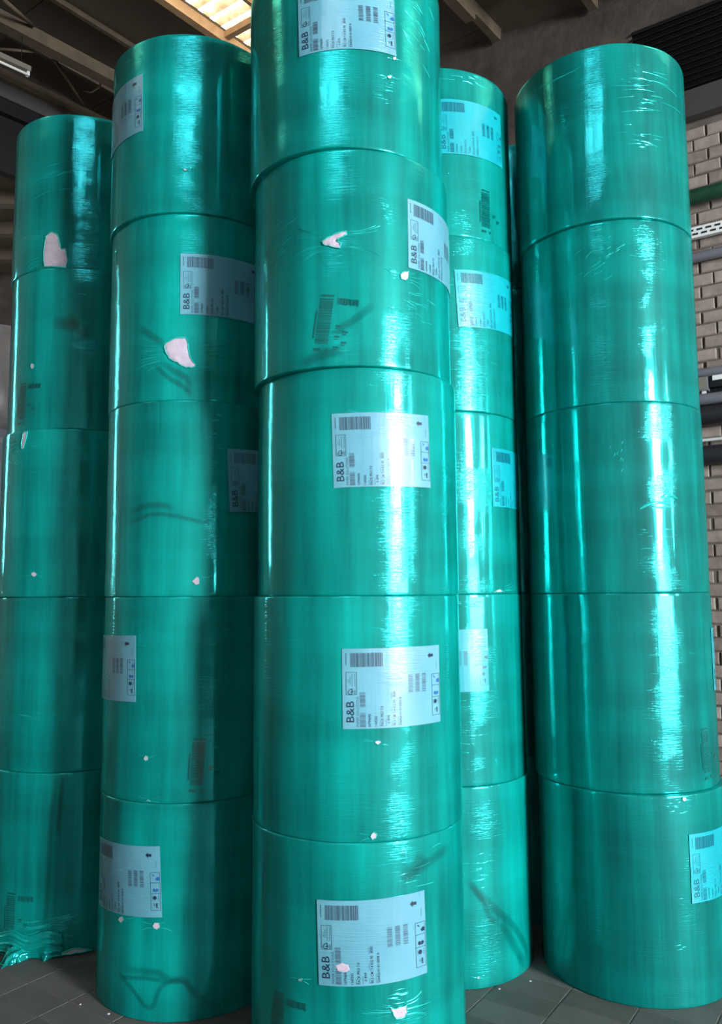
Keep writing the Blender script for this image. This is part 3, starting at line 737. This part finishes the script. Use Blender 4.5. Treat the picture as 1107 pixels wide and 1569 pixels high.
def label_print(serial):
    rnd = random.Random(11); P = []
    P += [('barcode', Flat().code(.075, .77, .372, .945, 44, True, rnd))]
    P += [('grey_barcode', Flat().code(.155, y0, .205, y1, 26, False, rnd, .8)) for y0, y1 in ((.27, .455), (.025, .205))]
    P += [('small_barcode', Flat().code(x, .42, x + .046, .655, 24, False, rnd, .7)) for x in (.615, .69, .765)]
    P += [('logo', Flat().text('B&B', .033, .085, .104, .345, .004))]
    P += [('logo_line', Flat().text('PAPER SOLUTIONS', .122, .03, .146, .40))]
    f = Flat()
    for a in [(.035, .425, .035, .705), (.128, .425, .128, .705), (.035, .425, .128, .425), (.035, .705, .128, .705)]: f.line(*a, .0035)
    for a in [(.088, .435, .088, .50), (.088, .435, .065, .43), (.065, .43, .047, .455), (.047, .455, .066, .487), (.066, .487, .088, .50), (.066, .455, .098, .462), (.098, .462, .082, .475)]: f.line(*a, .006)
    f.text('FSC', .104, .435, .12, .49, .01); f.rule(.05, .575, .058, .62); f.rule(.066, .56, .075, .66); f.rule(.084, .53, .094, .69); f.rule(.108, .53, .118, .69)
    P += [('certificate_mark', f)]
    T = []
    T.append(Flat().text('10794690', .228, .025, .252, .182, .014)); T.append(Flat().text('1160262', .285, .025, .309, .155, .014)); T.append(Flat().text('PACK PRO 7.0', .342, .025, .368, .275, .014))
    T.append(Flat().text('0 894', .402, .055, .426, .155, .012)); T.append(Flat().text('90.5 CM 714 KG 90  .8000', .458, .025, .484, .455, .012)); T.append(Flat().text(serial, .516, .025, .540, .375, .012))
    T.append(Flat().rule(.33, .025, .338, .09)); T.append(Flat().rule(.386, .025, .395, .12)); T.append(Flat().rule(.444, .025, .452, .09)); T.append(Flat().rule(.444, .19, .452, .26)); T.append(Flat().rule(.444, .37, .452, .45)); T.append(Flat().rule(.502, .025, .51, .14))
    T.append(Flat().rule(.028, .80, .044, .95)); T.append(Flat().rule(.95, .70, .96, .80)); T.append(Flat().rule(.94, .93, .945, .99))
    P += [('text_line', x) for x in T]
    P += [('arrow', Flat().poly([(.84, .875), (.868, .835), (.868, .856), (.908, .856), (.908, .894), (.868, .894), (.868, .915)]))]
    b = Flat(); x0, x1 = .886, .99
    for y in (.10, .335, .485, .63): b.line(x0, y, x1, y, .004)
    for x in (x0, x1): b.line(x, .10, x, .63, .004)
    b.disc(.93, .275, .02); b.line(.95, .15, .95, .20, .016); b.line(.925, .16, .925, .19, .006); b.line(.94, .14, .962, .14, .008); b.rule(.965, .24, .975, .32); b.rule(.90, .24, .91, .31)
    P += [('handling_panel', b)]
    h = Flat(); h.poly([(.905, .60), (.925, .575), (.932, .585), (.912, .612)]); h.poly([(.955, .515), (.985, .52), (.985, .56), (.97, .572), (.955, .56), (.942, .54)])
    h.disc(.925, .385, .016, 10); h.disc(.958, .385, .016, 10); h.rect(.915, .36, .965, .372)
    P += [('handling_symbol', h)]
    return P
def uv_bend(r, off, ang, z, tilt, X, Y):
    c, s = math.cos(tilt), math.sin(tilt); u = X * c - Y * s; v = X * s + Y * c
    return bend(r + off, ang + math.degrees(u / r), z + v), (math.radians(ang) * r + u + 10 * 0, z + v)
# stack, roll, left edge angle, bottom height, tilt, cyan, serial
LABELS = [('C', 1, -25.3, .424, 1.6, 0, '536426-01-01-0007 A'), ('C', 2, 31.9, .428, 0, 0, '536426-01-01-0006 B'), ('C', 3, -12.4, .427, 1.6, 0, '536426-01-01-0002 B'),
          ('C', 4, -6.6, .413, .4, 0, '536426-01-01-0003 B'), ('C', 5, -18.8, .410, 1.6, 0, '536426-01-01-0008 A'),
          ('B', 1, -79.6, .424, 2, 0, '536426-01-01-0011 A'), ('B', 2, .8, .412, .5, 0, '536426-01-01-0014 B'), ('B', 3, 30.8, .40, 3, 0, '536426-01-01-0009 A'),
          ('B', 4, -79.2, .43, 1.5, 0, '536426-01-01-0012 B'), ('B', 5, -60.4, .42, 3.2, 0, '536426-01-01-0012 A'),
          ('D', 1, -2.0, .44, 2.0, 1, '536426-01-01-0021 A'), ('D', 2, 9.0, .438, 3.0, 1, '536426-01-01-0022 A'), ('D', 3, 33.3, .436, .5, 1, '536426-01-01-0023 B'),
          ('D', 4, -29.3, .44, .5, 1, '536426-01-01-0024 B'), ('E', 4, 54.0, .437, 0, 1, '536426-01-01-0031 A'), ('E', 5, 15.8, .437, 0, 1, '536426-01-01-0032 A')]
for (s, k, la_, zb, tl, cyan, serial) in LABELS:
    r = RAD[s]; root = rolls[s, k]; ac = la_ + math.degrees(LW / 2 / r); zc = zb + LH / 2; ti = math.radians(tl)
    m = MB(); NX, NY = 40, 6; vs = []; uvs = []
    for lay in (.0022, .0006):
        for i in range(NX + 1):
            for j in range(NY + 1):
                p, uv = uv_bend(r, lay, ac, zc, ti, (i / NX - .5) * LW, (j / NY - .5) * LH); vs.append(p); uvs.append(uv)
    n1 = (NX + 1) * (NY + 1); q = lambda i, j: i * (NY + 1) + j
    fs = [(q(i, j), q(i + 1, j), q(i + 1, j + 1), q(i, j + 1)) for i in range(NX) for j in range(NY)]
    ed = [q(i, 0) for i in range(NX)] + [q(NX, j) for j in range(NY)] + [q(i, NY) for i in range(NX, 0, -1)] + [q(0, j) for j in range(NY, 0, -1)]
    m.add(vs[:n1], fs, uvs[:n1]); ne = len(ed)
    m.add([vs[e] for e in ed] + [vs[e + n1] for e in ed], [(ne + i, ne + (i + 1) % ne, (i + 1) % ne, i) for i in range(ne)], [uvs[e] for e in ed] * 2)
    lab = m.build('label', M['label_cyan' if cyan else 'label'], root, True)
    lab['label'] = ('cyan-tinted' if cyan else 'pale blue-white') + ' paper label with B&B logo and barcodes'
    for nm, fl_ in label_print(serial):
        mm = MB(); mm.add([uv_bend(r, .0030, ac, zc, ti, (x - .5) * LW, (y - .5) * LH)[0] for x, y in fl_.v], fl_.f)
        mt = 'ink_cyan' if cyan else ('ink_grey' if nm in ('barcode', 'grey_barcode', 'small_barcode', 'logo_line') else ('ink_blue' if nm == 'handling_symbol' else 'ink'))
        if s == 'C' and k == 5 and nm == 'handling_symbol': mt = 'ink'
        o = mm.build(nm, M[mt], lab)
        if nm not in ('arrow',): o['kind'] = 'stuff'

# ---- marks printed under the wrap
for (s, k, (a0, z0), tl) in PRINTS:
    r = RAD[s]; rnd = random.Random(3); f = Flat(); W_, H_ = .056, .185
    f.v = []; bars = []
    y = -H_ / 2
    while y < H_ / 2:
        h = rnd.choice((.0025, .0035, .005, .007)); bars.append((-W_ / 2, y, W_ / 2, min(y + h, H_ / 2))); y += h + rnd.choice((.0018, .0025, .0035))
    bars.append((-W_ / 2 - .012, -H_ / 2 + .02, -W_ / 2 - .006, H_ / 2 - .05))
    for (x0, y0, x1, y1) in bars:
        for q in range(4): f.rect(x0 + (x1 - x0) * q / 4, y0, x0 + (x1 - x0) * (q + 1) / 4, y1)
    yt = H_ / 2 + .012
    f.poly([(-.03, yt), (-.012, yt - .007), (-.012, yt + .007)])
    for q in range(3): f.rect(-.012 + .0134 * q, yt - .004, -.012 + .0134 * (q + 1), yt + .004)
    x = .045
    while x < .13 and s in 'CA':
        w = rnd.choice((.003, .005, .008)); f.rect(x, yt - .035 + .006 * rnd.random(), x + w, yt - .006); x += w + .003
    for i in range(5 if s in 'C' else 2):
        f.rect(.05 + .03 * (i % 2), -.02 - .022 * i, .072 + .03 * (i % 2), -.012 - .022 * i)
        f.rect(.05 + .03 * (i % 2), -.028 - .022 * i, .066 + .03 * (i % 2), -.024 - .022 * i)
    f.rect(-.03, -H_ / 2 - .03, .0, -H_ / 2 - .018); f.rect(.02, -H_ / 2 - .03, .03, -H_ / 2 - .018)
    ti = math.radians(-tl); mm = MB(); keep = []
    pts = [uv_bend(r, .0012, a0, z0, ti, x, y) for x, y in f.v]
    fs = [q for q in f.f if all(.012 < pts[i][0][2] < RH - .012 for i in q)]
    mm.add([p for p, _ in pts], fs); mm.build('wrap_print', M['print'], rolls[s, k])['kind'] = 'stuff'

# ---- folds of doubled film
for (s, k, wd, pts) in FOLDS:
    r = RAD[s]; P = [Vector((math.radians(a) * r, z)) for a, z in pts]; Q = []
    for i in range(len(P) - 1):
        p0 = P[max(i - 1, 0)]; p1 = P[i]; p2 = P[i + 1]; p3 = P[min(i + 2, len(P) - 1)]
        for n in range(6):
            t = n / 6
            Q.append(.5 * ((2 * p1) + (p2 - p0) * t + (2 * p0 - 5 * p1 + 4 * p2 - p3) * t * t + (3 * p1 - p0 - 3 * p2 + p3) * t ** 3))
    Q.append(P[-1]); m = MB(); vs = []; uv = []; n = len(Q)
    for i, p in enumerate(Q):
        d = (Q[min(i + 1, n - 1)] - Q[max(i - 1, 0)]).normalized(); nn = Vector((-d.y, d.x)) * (wd * .0014)
        for e, sg in ((0, -1), (.5, 0), (1, 1)):
            w = p + nn * sg; z = min(max(w.y, .004), RH - .004); vs.append(bend(r + .0011, math.degrees(w.x / r), z)); uv.append((e, i / (n - 1)))
    m.add(vs, [(3 * i + c, 3 * i + c + 1, 3 * i + c + 4, 3 * i + c + 3) for i in range(n - 1) for c in (0, 1)], uv)
    m.build('film_fold', M['fold'], rolls[s, k], True)

# ---- creases (thin raised ridges of stretched film) gathered per roll
crease = {}
def ridge(s, k, a, z, L, tilt, h=.0009, w=.0022, curve=0.0):
    r = RAD[s]; m = crease.setdefault((s, k), MB()); n = 6; c, sn = math.cos(tilt), math.sin(tilt); vs = []; uv = []
    for i in range(n + 1):
        t = i / n - .5; tp = max(0.0, 1 - (2 * t) ** 2) ** .6
        u = t * L; v = curve * L * (4 * t * t)
        U, V = u * c - v * sn, u * sn + v * c
        for off, hh in ((-1, -.0015), (0, h * tp), (1, -.0015)):
            zz = min(max(z + V + off * w * (.3 + .7 * tp), .003), RH - .003)
            aa = math.radians(a) * r + U - off * w * sn * .5
            vs.append(bend(r + hh, math.degrees(aa / r), zz)); uv.append((aa, zz))
    m.add(vs, [(3 * i + q, 3 * i + 3 + q, 3 * i + 4 + q, 3 * i + 1 + q) for i in range(n) for q in (0, 1)], uv)
rnd = random.Random(21)
for (s, k, (a, z), su, sv, n, l0, l1, tilt) in CREASES:
    for i in range(n):
        ridge(s, k, a + math.degrees(rnd.gauss(0, su * .55) / RAD[s]), z + rnd.gauss(0, sv * .55), rnd.uniform(l0, l1) * .8, math.radians(tilt + rnd.gauss(0, 5)), rnd.uniform(.0004, .0010), rnd.uniform(.001, .0022), rnd.uniform(-.06, .06))
ridge('E', 3, 6, .42, .14, .18, .006, .008, -.12); ridge('E', 3, 17, .455, .1, -.05, .007, .008, -.1); ridge('E', 3, 8, .40, .1, -.2, .004, .006, .1)

# ---- tears with the bare paper showing, plus two painted glints, a curled lip of film round each
for (s, k, pts) in TEARS_GLINTS:
    r = RAD[s]; root = rolls[s, k]; P = [Vector((math.radians(a) * r, min(max(z, .009), RH - .009))) for a, z in pts]
    c = sum(P, Vector((0, 0))) / len(P); size = max((p - c).length for p in P)
    on_label = (s == 'C' and k == 5 and c.y > .4 and size < .05 and math.degrees(c.x / r) > -10)
    base = .0034 if on_label else .0012
    Q = []; n = len(P)
    for i in range(n):                                   # a slightly ragged outline
        a, b = P[i], P[(i + 1) % n]
        for q in (0, .34, .67): Q.append(a.lerp(b, q) + Vector((rnd.uniform(-1, 1), rnd.uniform(-1, 1))) * (b - a).length * .07)
    N = len(Q); inner = []
    lo = Vector((min(p.x for p in Q), min(p.y for p in Q))); hi = Vector((max(p.x for p in Q), max(p.y for p in Q))); st = max(.003, size / 7)
    ix = int((hi.x - lo.x) / st); iy = int((hi.y - lo.y) / st)
    inner = [Vector((lo.x + (i + .5 + rnd.uniform(-.2, .2)) * st, lo.y + (j + .5 + rnd.uniform(-.2, .2)) * st)) for i in range(ix) for j in range(iy)]
    res = delaunay_2d_cdt(Q + inner, [], [list(range(N))], 1, 1e-6)
    m = MB(); vs = []
    for i, p in enumerate(res[0]):
        edge = any(o < N for o in res[3][i])
        vs.append(bend(r + base + (0 if edge else rnd.uniform(.2, 1) * min(.004, size * .05)), math.degrees(p.x / r), p.y))
    fs = [tuple(f) for f in res[2]]
    m.add(vs, fs); tear = m.build('tear', M['paper'], root, True); tear['label'] = 'bare white paper showing through torn film, or a painted glint'
    if on_label: continue
    lip = MB(); ring = [Vector(bend(r + .0016 + rnd.uniform(0, .0015), math.degrees(p.x / r), p.y)) for p in Q]
    rad = max(.0011, min(.0034, size * .05))
    lip.tube(ring + [ring[0], ring[1]], [rad * rnd.uniform(.55, 1.35) for _ in range(N + 2)], 6, False)
    lip.uv = {i: (v[0], v[2]) for i, v in enumerate(lip.v)}
    lip.build('film_lip', M['film_lip'], tear, True)
    if (s, k) in (('A', 5),): continue
    for sg in (-1, 1):                                   # film pulled sideways from the tear
        for i in range(max(2, int(size * 190))):
            t = rnd.uniform(-1, 1)
            L = rnd.uniform(.5, 1.5) * min(.12, size * 1.6 + .012)
            a = c.x + sg * (size * .75 + L * .55); z = c.y + t * size * .9
            ridge(s, k, math.degrees(a / r), z, L, sg * t * .35, rnd.uniform(.0003, .0009), rnd.uniform(.0008, .0017), t * .1)
for (s, k), m in crease.items():
    o = m.build('film_creases', M['crease'], rolls[s, k], True); o['kind'] = 'stuff'

# ---- ragged film gathered at the foot of the far left stack
rnd = random.Random(8); r = RAD['A']; m = MB(); NU, NV = 110, 26; vs = []; uv = []
rag = [rnd.uniform(0, 1) for _ in range(NU + 1)]
for i in range(NU + 1):
    f = i / NU; a = -75 + 90 * f
    top = .10 + .012 * math.sin(i * .21) + .02 * f
    tail = .11 * max(0, 1 - abs(f - .67) / .09) ** .7 + .035 * max(0, 1 - abs(f - .89) / .05)      # the rags that reach out over the floor
    for j in range(NV + 1):
        t = j / NV; e = 1 - (1 - min(1, t * 1.6)) ** 2
        z = top * (1 - t) + .004
        wob = math.sin(t * 21 + f * 5 + .7 * math.sin(f * 14)) * .55 + .45 * math.sin(t * 37 - f * 9 + math.sin(f * 23))
        out = .0035 + e * (.009 + .0085 * wob) * (1 if f < .9 else (1 - f) / .1) + tail * max(0, t - .6) / .4 * (.75 + .5 * rag[i])
        if t > .6: z += tail / .075 * .012 * (1 + math.sin(i * .9 + j * 1.1)) * (1 - t) * 2
        vs.append(bend(r + max(out, .002), a + .5 * math.sin(j * .6 + i * .2), max(.003, z + .004 * wob * e))); uv.append((math.radians(a) * r, z + t * .1))
m.add(vs, [(i * (NV + 1) + j, (i + 1) * (NV + 1) + j, (i + 1) * (NV + 1) + j + 1, i * (NV + 1) + j + 1) for i in range(NU) for j in range(NV)], uv)
o = m.build('loose_film', M['film'], rolls['A', 5], True); o['label'] = 'crumpled loose green film at the foot'
sm_ = o.modifiers.new('thickness', 'SOLIDIFY'); sm_.thickness = .0006
# scraps of paper on the floor
for (x, y, sz) in [(-1.27, 3.72, .006), (-1.12, 3.64, .009), (.62, 3.83, .008), (.78, 3.9, .007)]:
    m = MB(); pts = [(sz * math.cos(t) * rnd.uniform(.6, 1.2), sz * math.sin(t) * rnd.uniform(.6, 1.2)) for t in [.2, 1.3, 2.5, 3.6, 5]]
    m.add([(a, b, .001) for a, b in pts] + [(a * .6, b * .6, .005) for a, b in pts], [(5, 6, 7, 8, 9)] + [(i, (i + 1) % 5, 5 + (i + 1) % 5, 5 + i) for i in range(5)] + [(4, 3, 2, 1, 0)])
    o = m.build('paper_scrap', M['paper']); o.location = (x, y, 0)
    tag(o, 'tiny white paper scrap on the floor ' + ({-1.27: 'just left of the second-left stack', -1.12: 'touching the second-left stack', .62: 'in front of the recessed stack', .78: 'between the recessed and right-hand stacks'}[x]), 'scrap', 'paper scraps on the floor')
